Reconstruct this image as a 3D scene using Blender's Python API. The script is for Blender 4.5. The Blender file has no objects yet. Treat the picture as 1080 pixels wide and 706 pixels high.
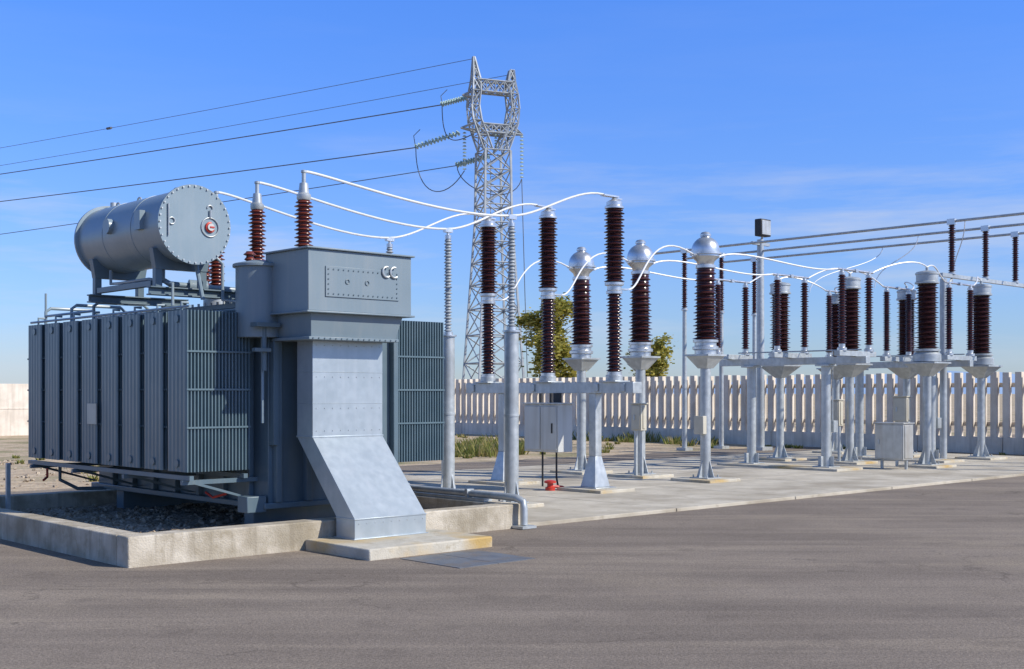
import bpy, bmesh, math, random
from mathutils import Vector, Matrix
random.seed(7)
scene = bpy.context.scene
ANG = math.radians(43)
UX, UY = math.cos(ANG), math.sin(ANG)
OX, OY = -4.38, 13.95
def S(u, v, z=0.0):
    return Vector((OX + UX*u - UY*v, OY + UY*u + UX*v, z))

# ------------------------------------------------------------ materials
def mat_base(name):
    m = bpy.data.materials.new(name); m.use_nodes = True
    nt = m.node_tree
    b = nt.nodes['Principled BSDF']
    return m, nt, b
def N(nt, t, **kw):
    n = nt.nodes.new(t)
    for k, v in kw.items():
        setattr(n, k, v)
    return n
def noisy(name, c1, c2, scale=3.0, detail=6, rough=0.6, metal=0.0, bump=0.0, bscale=60, c3=None, s3=0.4, lo=0.35, hi=0.65, spec=None, r2=None, stretch=None, bdist=0.02, runs=None, ramt=.6, spots=None):
    m, nt, b = mat_base(name)
    g = N(nt, 'ShaderNodeNewGeometry')
    vec = g.outputs['Position']
    if stretch:
        mp = N(nt, 'ShaderNodeMapping'); mp.inputs['Scale'].default_value = stretch
        nt.links.new(vec, mp.inputs['Vector']); vec2 = mp.outputs['Vector']
    else:
        vec2 = vec
    n1 = N(nt, 'ShaderNodeTexNoise'); n1.inputs['Scale'].default_value = scale; n1.inputs['Detail'].default_value = detail
    nt.links.new(vec2, n1.inputs['Vector'])
    r = N(nt, 'ShaderNodeValToRGB')
    r.color_ramp.elements[0].position = lo; r.color_ramp.elements[1].position = hi
    r.color_ramp.elements[0].color = (*c1, 1); r.color_ramp.elements[1].color = (*c2, 1)
    nt.links.new(n1.outputs['Fac'], r.inputs['Fac'])
    out = r.outputs['Color']
    def over(out, vec, s, colr, a, b_, amt):
        n3 = N(nt, 'ShaderNodeTexNoise'); n3.inputs['Scale'].default_value = s; n3.inputs['Detail'].default_value = 8
        n3.inputs['Roughness'].default_value = 0.6
        nt.links.new(vec, n3.inputs['Vector'])
        r3 = N(nt, 'ShaderNodeValToRGB')
        r3.color_ramp.elements[0].position = a; r3.color_ramp.elements[1].position = b_
        r3.color_ramp.elements[1].color = (amt, amt, amt, 1)
        nt.links.new(n3.outputs['Fac'], r3.inputs['Fac'])
        mx = N(nt, 'ShaderNodeMixRGB'); mx.inputs['Color2'].default_value = (*colr, 1)
        nt.links.new(r3.outputs['Color'], mx.inputs['Fac']); nt.links.new(out, mx.inputs['Color1'])
        return mx.outputs['Color']
    if c3: out = over(out, vec, s3, c3, .48, .68, 1)
    if spots: out = over(out, vec, 5.5, spots, .56, .70, .7)
    if runs:   # vertical weather streaks
        mp = N(nt, 'ShaderNodeMapping'); mp.inputs['Scale'].default_value = (7, 7, .5)
        nt.links.new(vec, mp.inputs['Vector'])
        out = over(out, mp.outputs['Vector'], 1.0, runs, .48, .75, ramt)
    nt.links.new(out, b.inputs['Base Color'])
    b.inputs['Roughness'].default_value = rough
    b.inputs['Metallic'].default_value = metal
    if spec is not None: b.inputs['Specular IOR Level'].default_value = spec
    if r2 is not None:
        mr = N(nt, 'ShaderNodeMapRange'); mr.inputs['To Min'].default_value = rough; mr.inputs['To Max'].default_value = r2
        nt.links.new(n1.outputs['Fac'], mr.inputs['Value']); nt.links.new(mr.outputs['Result'], b.inputs['Roughness'])
    if bump > 0:
        nb = N(nt, 'ShaderNodeTexNoise'); nb.inputs['Scale'].default_value = bscale; nb.inputs['Detail'].default_value = 4
        nt.links.new(vec, nb.inputs['Vector'])
        bp = N(nt, 'ShaderNodeBump'); bp.inputs['Strength'].default_value = bump; bp.inputs['Distance'].default_value = bdist
        nt.links.new(nb.outputs['Fac'], bp.inputs['Height']); nt.links.new(bp.outputs['Normal'], b.inputs['Normal'])
    return m

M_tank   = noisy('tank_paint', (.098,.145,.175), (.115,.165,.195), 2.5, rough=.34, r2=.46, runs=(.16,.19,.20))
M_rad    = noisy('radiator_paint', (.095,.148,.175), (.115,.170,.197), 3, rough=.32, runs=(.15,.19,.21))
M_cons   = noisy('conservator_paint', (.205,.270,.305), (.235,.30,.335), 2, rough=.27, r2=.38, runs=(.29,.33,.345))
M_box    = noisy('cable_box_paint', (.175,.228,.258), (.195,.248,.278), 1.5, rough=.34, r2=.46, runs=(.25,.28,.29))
M_galv   = noisy('galvanised_steel', (.42,.45,.455), (.54,.565,.565), 9, rough=.33, metal=.42, r2=.50, c3=(.38,.40,.40), s3=1.3, runs=(.31,.31,.285), ramt=.5)
M_duct   = noisy('galvanised_sheet', (.40,.45,.475), (.45,.50,.525), 9, rough=.32, metal=.45, r2=.42, c3=(.37,.42,.445), s3=1.2, runs=(.52,.55,.565), ramt=.5)
M_brown  = noisy('brown_porcelain', (.045,.014,.013), (.062,.019,.017), 6, rough=.22)
M_red    = noisy('reddish_porcelain', (.14,.030,.018), (.18,.040,.024), 6, rough=.28)
M_gins   = noisy('grey_insulator', (.28,.31,.33), (.34,.37,.39), 6, rough=.4)
M_alu    = noisy('aluminium_casting', (.56,.57,.57), (.66,.67,.67), 8, rough=.24, metal=.75, r2=.40)
M_wire   = noisy('aluminium_conductor', (.72,.72,.71), (.80,.80,.79), 8, rough=.4, metal=.2)
M_dwire  = noisy('weathered_line', (.09,.10,.12), (.13,.14,.16), 8, rough=.6)
M_conc   = noisy('bund_concrete', (.41,.355,.27), (.58,.52,.42), 3.5, 10, rough=.9, bump=.5, bscale=45, c3=(.29,.245,.17), s3=1.3, runs=(.24,.20,.14), ramt=.75, spots=(.30,.25,.17))
M_slab   = noisy('yard_concrete', (.42,.37,.285), (.55,.495,.395), 1.3, 10, rough=.92, bump=.35, bscale=50, c3=(.31,.265,.195), s3=.5, spots=(.33,.28,.205))
M_foot   = noisy('footing_concrete', (.44,.40,.32), (.56,.52,.43), 4, 8, rough=.9, bump=.4, bscale=45, c3=(.46,.31,.11), s3=1.0, spots=(.33,.27,.17))
M_fence  = noisy('precast_concrete', (.66,.58,.48), (.76,.68,.575), 2.2, 8, rough=.92, bump=.2, bscale=40, c3=(.55,.48,.39), s3=.7, runs=(.42,.355,.28), ramt=.65)
M_dirt   = noisy('dry_soil', (.38,.28,.18), (.54,.43,.29), 2.2, 12, rough=1, bump=.9, bscale=9, c3=(.19,.18,.07), s3=.35, bdist=.06)
M_gravel = noisy('gravel', (.28,.21,.14), (.54,.45,.34), 16, 5, rough=1, bump=1, bscale=20, c3=(.19,.145,.09), s3=1.1, lo=.4, hi=.6, bdist=.05)
M_plate  = noisy('steel_cover_plate', (.15,.16,.175), (.20,.21,.22), 5, rough=.5, metal=.3, bump=.5, bscale=70, c3=(.21,.17,.13), s3=3)
M_white  = noisy('cabinet_enamel', (.52,.52,.49), (.58,.58,.55), 2, rough=.4, runs=(.38,.36,.31))
M_beige  = noisy('beige_plastic', (.50,.46,.36), (.56,.52,.42), 3, rough=.5)
M_cab    = noisy('stainless_cabinet', (.46,.46,.43), (.55,.55,.52), 5, rough=.36, metal=.4, runs=(.36,.31,.25))
M_redp   = noisy('red_paint', (.45,.035,.02), (.55,.05,.03), 5, rough=.4)
M_black  = noisy('black_rubber', (.018,.018,.02), (.03,.03,.032), 5, rough=.6)
M_glass  = noisy('insulator_glass', (.32,.44,.38), (.44,.55,.50), 5, rough=.15)
M_tower  = noisy('tower_galvanised', (.30,.33,.35), (.41,.44,.46), 3, rough=.6, metal=.1)
M_bark   = noisy('bark', (.10,.075,.05), (.17,.13,.09), 8, rough=.95, bump=.6, bscale=20)
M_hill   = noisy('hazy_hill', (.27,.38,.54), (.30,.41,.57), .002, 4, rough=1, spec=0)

def asphalt_mat():
    m, nt, b = mat_base('asphalt')
    g = N(nt, 'ShaderNodeNewGeometry'); P = g.outputs['Position']
    def noise(s, d=6, r=.55, vec=P):
        n = N(nt, 'ShaderNodeTexNoise'); n.inputs['Scale'].default_value = s; n.inputs['Detail'].default_value = d; n.inputs['Roughness'].default_value = r
        nt.links.new(vec, n.inputs['Vector']); return n.outputs['Fac']
    def ramp(f, a, b_, ca, cb):
        r = N(nt, 'ShaderNodeValToRGB'); e = r.color_ramp.elements
        e[0].position = a; e[1].position = b_; e[0].color = (*ca, 1); e[1].color = (*cb, 1)
        nt.links.new(f, r.inputs['Fac']); return r.outputs['Color']
    def mix(fac, a, b_, mode='MIX'):
        mx = N(nt, 'ShaderNodeMixRGB', blend_type=mode)
        if isinstance(fac, float): mx.inputs['Fac'].default_value = fac
        else: nt.links.new(fac, mx.inputs['Fac'])
        nt.links.new(a, mx.inputs['Color1'])
        if isinstance(b_, tuple): mx.inputs['Color2'].default_value = (*b_, 1)
        else: nt.links.new(b_, mx.inputs['Color2'])
        return mx.outputs['Color']
    def mapped(rot, sc, loc=(0,0,0)):
        mp = N(nt, 'ShaderNodeMapping'); mp.inputs['Rotation'].default_value = (0,0,-math.radians(rot)); mp.inputs['Scale'].default_value = sc; mp.inputs['Location'].default_value = loc
        nt.links.new(P, mp.inputs['Vector']); return mp.outputs['Vector']
    col = ramp(noise(.35, 8, .6), .35, .68, (.215,.178,.145), (.275,.230,.188))
    col = mix(ramp(noise(1.0, 6, .62, mapped(38, (.10,.9,1))), .42, .66, (0,0,0), (.75,.75,.75)), col, (.170,.141,.117))
    col = mix(ramp(noise(.8, 7, .68, mapped(20, (.14,1.3,1), (3,8,0))), .50, .70, (0,0,0), (.8,.8,.8)), col, (.33,.275,.215))
    col = mix(ramp(noise(1.1, 6, .6, mapped(52, (.08,1.6,1), (7,1,0))), .56, .70, (0,0,0), (.55,.55,.55)), col, (.15,.125,.105))
    col = mix(ramp(noise(1.3, 8, .62), .56, .72, (0,0,0), (.55,.55,.55)), col, (.145,.120,.101))
    col = mix(ramp(noise(.22, 8, .7), .52, .72, (0,0,0), (.65,.65,.65)), col, (.32,.265,.20))
    vo = N(nt, 'ShaderNodeTexVoronoi', feature='DISTANCE_TO_EDGE'); vo.inputs['Scale'].default_value = .33
    wn = N(nt, 'ShaderNodeTexNoise'); wn.inputs['Scale'].default_value = 1.4; wn.inputs['Detail'].default_value = 6
    nt.links.new(P, wn.inputs['Vector'])
    ad = N(nt, 'ShaderNodeVectorMath', operation='MULTIPLY_ADD'); ad.inputs[1].default_value = (1.6,1.6,0)
    nt.links.new(wn.outputs['Color'], ad.inputs[0]); nt.links.new(P, ad.inputs[2]); nt.links.new(ad.outputs[0], vo.inputs['Vector'])
    crk = ramp(vo.outputs['Distance'], .0, .008, (.45,.45,.45), (0,0,0))
    msk = ramp(noise(.3, 3), .50, .58, (0,0,0), (1,1,1))
    ck = mix(1.0, crk, msk, 'MULTIPLY')
    col = mix(ck, col, (.06,.05,.045))
    col = mix(.75, col, ramp(noise(42, 4, .75), .30, .72, (.40,.40,.40), (1.58,1.57,1.55)), 'MULTIPLY')
    nt.links.new(col, b.inputs['Base Color'])
    b.inputs['Roughness'].default_value = .95
    b.inputs['Specular IOR Level'].default_value = .12
    bp = N(nt, 'ShaderNodeBump'); bp.inputs['Strength'].default_value = .6; bp.inputs['Distance'].default_value = .013
    nt.links.new(noise(60, 3, .7), bp.inputs['Height']); nt.links.new(bp.outputs['Normal'], b.inputs['Normal'])
    return m
M_asph = asphalt_mat()

def leaf_mat(name, cs):
    m, nt, b = mat_base(name)
    g = N(nt, 'ShaderNodeNewGeometry')
    r = N(nt, 'ShaderNodeValToRGB'); e = r.color_ramp.elements
    e[0].color = (*cs[0], 1); e[1].color = (*cs[-1], 1)
    for i, c in enumerate(cs[1:-1]):
        x = e.new((i+1)/(len(cs)-1)); x.color = (*c, 1)
    nt.links.new(g.outputs['Random Per Island'], r.inputs['Fac'])
    nt.links.new(r.outputs['Color'], b.inputs['Base Color'])
    b.inputs['Roughness'].default_value = .7
    tr = N(nt, 'ShaderNodeBsdfTranslucent'); nt.links.new(r.outputs['Color'], tr.inputs['Color'])
    ms = N(nt, 'ShaderNodeMixShader'); ms.inputs['Fac'].default_value = .4
    nt.links.new(b.outputs[0], ms.inputs[1]); nt.links.new(tr.outputs[0], ms.inputs[2])
    nt.links.new(ms.outputs[0], nt.nodes['Material Output'].inputs['Surface'])
    return m
M_leaf = leaf_mat('foliage', [(.16,.18,.03), (.30,.29,.05), (.46,.40,.08), (.60,.50,.12)])
M_weed = leaf_mat('weeds', [(.12,.16,.03), (.20,.23,.05), (.33,.29,.09), (.48,.38,.17)])

# ------------------------------------------------------------ geometry helpers
def box(bm, x0, x1, y0, y1, z0, z1, M=None):
    vs = [bm.verts.new(Vector(p)) for p in ((x0,y0,z0),(x1,y0,z0),(x1,y1,z0),(x0,y1,z0),(x0,y0,z1),(x1,y0,z1),(x1,y1,z1),(x0,y1,z1))]
    for f in ((3,2,1,0),(4,5,6,7),(0,1,5,4),(1,2,6,5),(2,3,7,6),(3,0,4,7)):
        bm.faces.new([vs[i] for i in f])
    if M: 
        for v in vs: v.co = M @ v.co
    return vs
def hexa(bm, bot, top):
    vs = [bm.verts.new(Vector(p)) for p in bot + top]
    for f in ((3,2,1,0),(4,5,6,7),(0,1,5,4),(1,2,6,5),(2,3,7,6),(3,0,4,7)):
        bm.faces.new([vs[i] for i in f])
def cyl(bm, p1, p2, r1, r2=None, seg=16):
    if r2 is None: r2 = r1
    p1 = Vector(p1); p2 = Vector(p2); d = (p2-p1)
    q = d.to_track_quat('Z', 'Y')
    a = []; b = []
    for i in range(seg):
        t = 2*math.pi*i/seg
        o = Vector((math.cos(t), math.sin(t), 0))
        a.append(bm.verts.new(p1 + q @ (o*r1))); b.append(bm.verts.new(p2 + q @ (o*r2)))
    for i in range(seg):
        j = (i+1) % seg
        bm.faces.new((a[i], a[j], b[j], b[i]))
    bm.faces.new(list(reversed(a))); bm.faces.new(b)
def beam(bm, p1, p2, w):
    cyl(bm, p1, p2, w*.7, w*.7, 4)
def lathe(bm, prof, cx=0, cy=0, seg=20, M=None):
    rings = []
    for r, z in prof:
        ring = []
        for i in range(seg):
            t = 2*math.pi*i/seg
            c = Vector((cx + r*math.cos(t), cy + r*math.sin(t), z))
            if M: c = M @ c
            ring.append(bm.verts.new(c))
        rings.append(ring)
    for a, b in zip(rings, rings[1:]):
        for i in range(seg):
            j = (i+1) % seg
            bm.faces.new((a[i], a[j], b[j], b[i]))
    bm.faces.new(list(reversed(rings[0]))); bm.faces.new(rings[-1])
def ins(z0, z1, rc, rs, n, alt=.86, top=None):
    p = [(rc, z0)]
    st = (z1-z0)/n
    for i in range(n):
        k = 1.0 if i % 2 == 0 else alt
        if top: k *= 1 + (top-1)*i/n
        z = z0 + i*st
        p += [(rc, z+.12*st), (rs*k, z+.34*st), (rs*k*.985, z+.44*st), (rc*1.02, z+.86*st)]
    p.append((rc, z1))
    return p
def tube(bm, pts, r, seg=8):
    pts = [Vector(p) for p in pts]
    prev = None; rings = []
    for i, p in enumerate(pts):
        a = pts[max(i-1, 0)]; b = pts[min(i+1, len(pts)-1)]
        d = (b-a).normalized()
        up = Vector((0,0,1)) if abs(d.z) < .95 else Vector((1,0,0))
        if prev is not None:
            x = (prev - d*prev.dot(d))
            if x.length < 1e-4: x = d.cross(up)
            x.normalize()
        else:
            x = d.cross(up).normalized()
        prev = x
        y = d.cross(x)
        rings.append([bm.verts.new(p + (x*math.cos(2*math.pi*k/seg) + y*math.sin(2*math.pi*k/seg))*r) for k in range(seg)])
    for a, b in zip(rings, rings[1:]):
        for i in range(seg):
            j = (i+1) % seg
            bm.faces.new((a[i], a[j], b[j], b[i]))
    bm.faces.new(list(reversed(rings[0]))); bm.faces.new(rings[-1])
def bez(p0, p1, p2, p3, n=16):
    p0, p1, p2, p3 = map(Vector, (p0, p1, p2, p3)); o = []
    for i in range(n+1):
        t = i/n; s = 1-t
        o.append(p0*s**3 + p1*3*s*s*t + p2*3*s*t*t + p3*t**3)
    return o
def torus(bm, c, R, r, axis, seg=20, a0=0, a1=2*math.pi):
    q = Vector(axis).to_track_quat('Z', 'Y'); c = Vector(c)
    tube(bm, [c + q @ Vector((R*math.cos(a0+(a1-a0)*i/seg), R*math.sin(a0+(a1-a0)*i/seg), 0)) for i in range(seg+1)], r, 8)

def mkmesh(name, mat, fn, smooth=True):
    bm = bmesh.new(); fn(bm)
    bmesh.ops.recalc_face_normals(bm, faces=bm.faces)
    me = bpy.data.meshes.new(name); bm.to_mesh(me); bm.free()
    me.materials.append(mat)
    if smooth:
        for p in me.polygons: p.use_smooth = True
        me.set_sharp_from_angle(angle=math.radians(35))
    return me
def link(name, me, parent=None, bevel=0):
    ob = bpy.data.objects.new(name, me); scene.collection.objects.link(ob)
    if parent: ob.parent = parent
    if bevel:
        md = ob.modifiers.new('bevel', 'BEVEL'); md.width = bevel; md.segments = 2; md.limit_method = 'ANGLE'; md.angle_limit = math.radians(50)
    return ob
def empty(name, loc, rot=ANG):
    e = bpy.data.objects.new(name, None); scene.collection.objects.link(e)
    e.location = loc; e.rotation_euler = (0, 0, rot); e.empty_display_size = .3
    return e
class Group:
    def __init__(s, name, loc, rot=ANG):
        s.name = name; s.e = empty(name, loc, rot); s.parts = []
    def part(s, name, mat, fn, bevel=0, smooth=True):
        me = mkmesh(name, mat, fn, smooth)
        s.parts.append((name, me, bevel)); return link(name, me, s.e, bevel)
    def copy(s, loc, rot=ANG):
        e = empty(s.name, loc, rot)
        for n, me, bv in s.parts: link(n, me, e, bv)
        return e
def single(name, mat, fn, loc=None, rot=ANG, bevel=0, smooth=True):
    ob = link(name, mkmesh(name, mat, fn, smooth), None, bevel)
    ob.location = loc if loc is not None else S(0,0); ob.rotation_euler = (0,0,rot)
    return ob

# ------------------------------------------------------------ ground
def gr(bm):
    bm.faces.new([bm.verts.new((6000*math.cos(i*math.pi/24), 6000*math.sin(i*math.pi/24), 0)) for i in range(48)])
single('ground', M_dirt, gr, Vector((0,0,0)))
def road(bm):   # ragged far edge against the verge
    rnd = random.Random(5)
    top = []; x = 60.0
    while x > -60:
        base = 13.5 if x > 8 else 12.0
        top.append((x, base + rnd.uniform(-.18,.18), .004)); x -= .6
    bm.faces.new([bm.verts.new(p) for p in [(-60,-60,.004),(60,-60,.004)] + top + [(-60,12,.004)]])
single('asphalt_road', M_asph, road)
def yard(bm):
    u = 6.30
    while u < 31:
        for v0, v1 in ((0,3.4),(3.4,6.9),(6.9,10.4)):
            box(bm, u+.012, min(u+3.5,31)-.012, v0+.012, v1-.012, -.05, .06)
        u += 3.5
single('concrete_pavement', M_slab, yard, bevel=.01)

def bund(bm):
    W = .30; H = .36; U = 6.23; V = 6.9
    box(bm, 0, U, 0, W, -.1, H); box(bm, 0, U, V-W, V, -.1, H)
    box(bm, 0, W, W, V-W, -.1, H); box(bm, U-W, U, W, V-W, -.1, H)
single('concrete_bund', M_conc, bund, bevel=.018)
def gravelbed(bm):
    n = 60
    g = [[bm.verts.new((.28+(5.67)*i/n, .28+6.34*j/n, .10+random.random()*.05)) for j in range(n+1)] for i in range(n+1)]
    for i in range(n):
        for j in range(n):
            bm.faces.new((g[i][j], g[i+1][j], g[i+1][j+1], g[i][j+1]))
single('gravel_bed', M_gravel, gravelbed)
single('duct_foundation_slab', M_foot, lambda bm: box(bm, 2.38, 4.36, -1.38, -.004, -.05, .14), bevel=.02)
def plate(bm):
    box(bm, 2.75, 3.34, -2.6, -1.5, 0, .012); box(bm, 3.352, 3.95, -2.6, -1.5, 0, .012)
single('steel_cover_plate', M_plate, plate)

# ------------------------------------------------------------ transformer
T = Group('power_transformer', S(0,0))
def tank(bm):
    box(bm, 2.55, 4.70, 1.14, 6.4, .48, 3.18)
    box(bm, 2.47, 4.78, 1.08, 6.46, 3.18, 3.26)
    box(bm, 2.45, 4.80, 1.06, 6.48, .44, .52)
    for u in (2.62, 3.1, 4.2, 4.6):
        box(bm, u, u+.09, 1.04, 1.14, .52, 3.18)
    for v in [1.5+.7*i for i in range(7)]:
        box(bm, 2.47, 2.55, v, v+.08, .52, 3.18); box(bm, 4.70, 4.78, v, v+.08, .52, 3.18)
    for v in (1.6, 5.6):
        box(bm, 2.6, 4.65, v, v+.25, .10, .44)
    box(bm, 2.2, 2.5, 1.10, 1.35, .40, .62)
T.part('tank', M_tank, tank, .012)
def cover_bolts(bm):
    for i in range(30):
        v = 1.15+i*.18
        for u in (2.50, 4.75): cyl(bm, (u, v, 3.25), (u, v, 3.30), .02, seg=6)
T.part('cover_bolts', M_galv, cover_bolts)

def rad_bank(bm, ua, ub):
    nun = 8; pitch = 5.4/nun; w = .55
    npl = 19
    for k in range(nun):
        v0 = 1.3 + k*pitch
        for i in range(npl):
            u = ua + (ub-ua)*i/(npl-1)
            m = 5; pts = []
            for j in range(m*4+1):
                t = j/(m*4); a = math.sin(t*m*math.pi)**2
                pts.append((u-.008-.014*a, v0+.01+t*(w-.02)))
            for j in range(m*4, -1, -1):
                t = j/(m*4); a = math.sin(t*m*math.pi)**2
                pts.append((u+.008+.014*a, v0+.01+t*(w-.02)))
            zt = 3.09; zb = .97
            lo = [bm.verts.new((x, y, zb)) for x, y in pts]; hi = [bm.verts.new((x, y, zt)) for x, y in pts]
            L = len(pts)
            for j in range(L):
                q = (j+1) % L
                bm.faces.new((lo[j], lo[q], hi[q], hi[j]))
            bm.faces.new(hi); bm.faces.new(list(reversed(lo)))
        vc = v0 + w/2
        for z in (2.98, 1.08):
            cyl(bm, (ua-.03, vc, z), (ub+.03, vc, z), .055, seg=12)
        for z in (1.55, 2.05, 2.55):
            for vv in (v0-.004, v0+w-.004):
                box(bm, ua-.02, ub+.02, vv, vv+.008, z-.012, z+.012)
T.part('radiator_bank_1', M_rad, lambda bm: rad_bank(bm, 1.45, 2.36))
T.part('radiator_bank_2', M_rad, lambda bm: rad_bank(bm, 4.86, 5.76))
def rad_pipes(bm):
    for k in range(8):
        v = 1.3+k*.675+.275
        for z in (2.98, 1.08):
            for a, b_ in ((2.34, 2.56), (4.69, 4.88)):
                cyl(bm, (a, v, z), (b_, v, z), .06, seg=12)
                cyl(bm, ((a+b_)/2-.02, v, z), ((a+b_)/2+.02, v, z), .10, seg=12)
    for u in (1.5, 2.3):
        box(bm, u-.03, u+.03, 1.3, 6.65, .86, .92)
    for v in (1.4, 3.1, 4.8, 6.4):
        box(bm, 1.42, 2.56, v, v+.06, .80, .859)
        hexa(bm, [(2.45,v,.55),(2.55,v,.55),(2.55,v+.06,.55),(2.45,v+.06,.55)], [(1.6,v,.80),(1.72,v,.80),(1.72,v+.06,.80),(1.6,v+.06,.80)])
    tube(bm, [(1.85,6.3,.85),(1.85,6.3,.6),(2.1,6.2,.45),(2.5,6.0,.45)], .03)
T.part('radiator_pipework', M_tank, rad_pipes)
def top_rails(bm):
    tube(bm, [(1.50,1.35,3.14),(1.50,6.6,3.14)], .018)
    tube(bm, [(2.30,1.35,3.14),(2.30,6.6,3.14)], .018)
    for v in [1.575+k*.675 for k in range(8)]:
        tube(bm, [(1.50,v,3.09),(1.50,v,3.2),(1.6,v,3.2)], .018)
    for v in (4.7, 5.5, 6.5):
        tube(bm, [(1.7,v,3.1),(1.7,v,3.32),(1.78,v,3.38),(2.5,v,3.38),(2.6,v,3.30),(2.6,v,3.2)], .026)
    tube(bm, [(1.7,4.7,3.25),(1.7,6.5,3.25)], .020)
    tube(bm, [(1.7,6.5,3.1),(1.7,6.5,3.62)], .02)
T.part('top_rails', M_cons, top_rails)

def drum_M(v_near):
    return Matrix.Translation((1.90, v_near, 4.30)) @ Matrix.Rotation(math.radians(-90), 4, 'X')
def drum(bm):
    R = .50
    prof = [(R*.3,-.005),(R*.985,-.0),(R+.045,-.002),(R+.045,.035),(R,.036)]
    prof += [(R,.04),(R, 2.62),(R+.045,2.625),(R+.045,2.665),(R*.97,2.67),(R*.80,2.72),(R*.5,2.76),(R*.1,2.78)]
    lathe(bm, prof, seg=56, M=drum_M(1.95))
    for s in (.9, 1.8):
        lathe(bm, [(R+.001,s),(R+.005,s+.002),(R+.005,s+.016),(R+.001,s+.018)], seg=56, M=drum_M(1.95))
    cyl(bm, (1.41, 3.5, 4.38), (1.34, 3.5, 4.38), .11, seg=20)
    box(bm, 1.34, 1.42, 2.45, 2.62, 4.24, 4.50)
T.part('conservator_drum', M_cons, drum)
def drum_bits(bm):
    for i in range(36):
        a = 2*math.pi*i/36
        x = 1.90+.522*math.cos(a); z = 4.30+.522*math.sin(a)
        cyl(bm, (x, 1.928, z), (x, 1.95, z), .012, seg=6)
    torus(bm, (1.55,1.935,4.32), .045, .009, (0,1,0), 16)
    torus(bm, (2.12,1.935,4.28), .13, .008, (0,1,0), 24)
    torus(bm, (2.12,1.935,4.54), .04, .010, (0,1,0), 12, 0, math.pi)
    tube(bm, [(2.12,1.92,4.42),(2.12,1.92,4.52)], .012)
    tube(bm, [(1.50,1.93,4.55),(1.50,1.93,4.12)], .010)
    for v in (2.5, 3.6, 4.3):
        torus(bm, (1.9,v,4.80), .06, .014, (1,0,0), 12, 0, math.pi)
    cyl(bm, (1.9,4.45,4.78), (1.9,4.45,4.88), .05, seg=12); cyl(bm, (1.9,2.2,4.78), (1.9,2.2,4.84), .05, seg=12)
T.part('conservator_fittings', M_galv, drum_bits)
T.part('gauge_rim', M_redp, lambda bm: torus(bm, (2.12,1.93,4.28), .06, .016, (0,1,0), 16, -2.6, 1.8))
T.part('gauge_dial', M_white, lambda bm: cyl(bm, (2.12,1.90,4.28), (2.12,1.949,4.28), .05, seg=20))
T.part('gauge_pointer', M_redp, lambda bm: box(bm, 2.10, 2.165, 1.89, 1.899, 4.270, 4.290))
def drum_frame(bm):
    for v in (2.35, 4.25):
        box(bm, 1.42, 3.0, v-.07, v+.07, 3.34, 3.36); box(bm, 1.42, 3.0, v-.012, v+.012, 3.36, 3.44); box(bm, 1.42, 3.0, v-.07, v+.07, 3.44, 3.46)
        box(bm, 2.60, 2.72, v-.06, v+.06, 3.26, 3.34)
        for u in (1.55, 2.22):
            box(bm, u-.05, u+.05, v-.05, v+.05, 3.46, 3.98)
        hexa(bm, [(1.5,v-.06,3.70),(2.28,v-.06,3.70),(2.28,v+.06,3.70),(1.5,v+.06,3.70)], [(1.45,v-.06,3.98),(2.33,v-.06,3.98),(2.33,v+.06,3.98),(1.45,v+.06,3.98)])
    box(bm, 1.5, 1.58, 2.45, 4.15, 3.47, 3.55)
T.part('conservator_frame', M_tank, drum_frame, .006)
def oil_pipe(bm):
    tube(bm, [(1.9,2.9,3.85),(1.9,2.9,3.62),(2.0,2.85,3.55),(2.9,2.6,3.5),(3.0,2.6,3.42),(3.0,2.6,3.25)], .045, 12)
    cyl(bm, (2.25,2.78,3.53), (2.5,2.71,3.52), .10, seg=16)
    tube(bm, [(2.2,2.05,3.95),(2.35,2.0,3.8),(2.35,2.0,3.3),(2.35,1.25,3.2),(2.45,1.12,2.9),(2.45,1.12,1.6)], .022)
    tube(bm, [(2.05,2.2,3.8),(2.1,2.1,3.3)], .03); 
    tube(bm, [(1.6,3.9,3.80),(1.6,3.9,3.6),(1.55,3.5,3.58),(1.55,2.6,3.58),(1.7,2.2,3.5),(1.7,2.2,3.2)], .022)
    cyl(bm, (2.5,1.5,3.3), (2.5,1.5,3.62), .09, seg=16)
T.part('oil_pipes', M_cons, oil_pipe)

def bush_sheds(bm):
    for v in (1.42, 2.66, 3.86):
        lathe(bm, ins(3.62, 4.72, .075, .135, 20), 3.3, v)
    for v in (1.95, 3.2):
        lathe(bm, ins(3.5, 4.0, .05, .09, 7), 2.75, v, 14)
T.part('bushing_sheds', M_red, bush_sheds)
def bush_caps(bm):
    for v in (1.42, 2.66, 3.86):
        lathe(bm, [(.09,4.72),(.10,4.74),(.10,4.80),(.075,4.82),(.06,4.96),(.03,4.97),(.03,5.10),(.04,5.11),(.04,5.14),(.01,5.15)], 3.3, v)
        lathe(bm, [(.20,3.26),(.20,3.48),(.24,3.485),(.24,3.52),(.13,3.53),(.11,3.62)], 3.3, v)
T.part('bushing_caps', M_galv, bush_caps)

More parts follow.
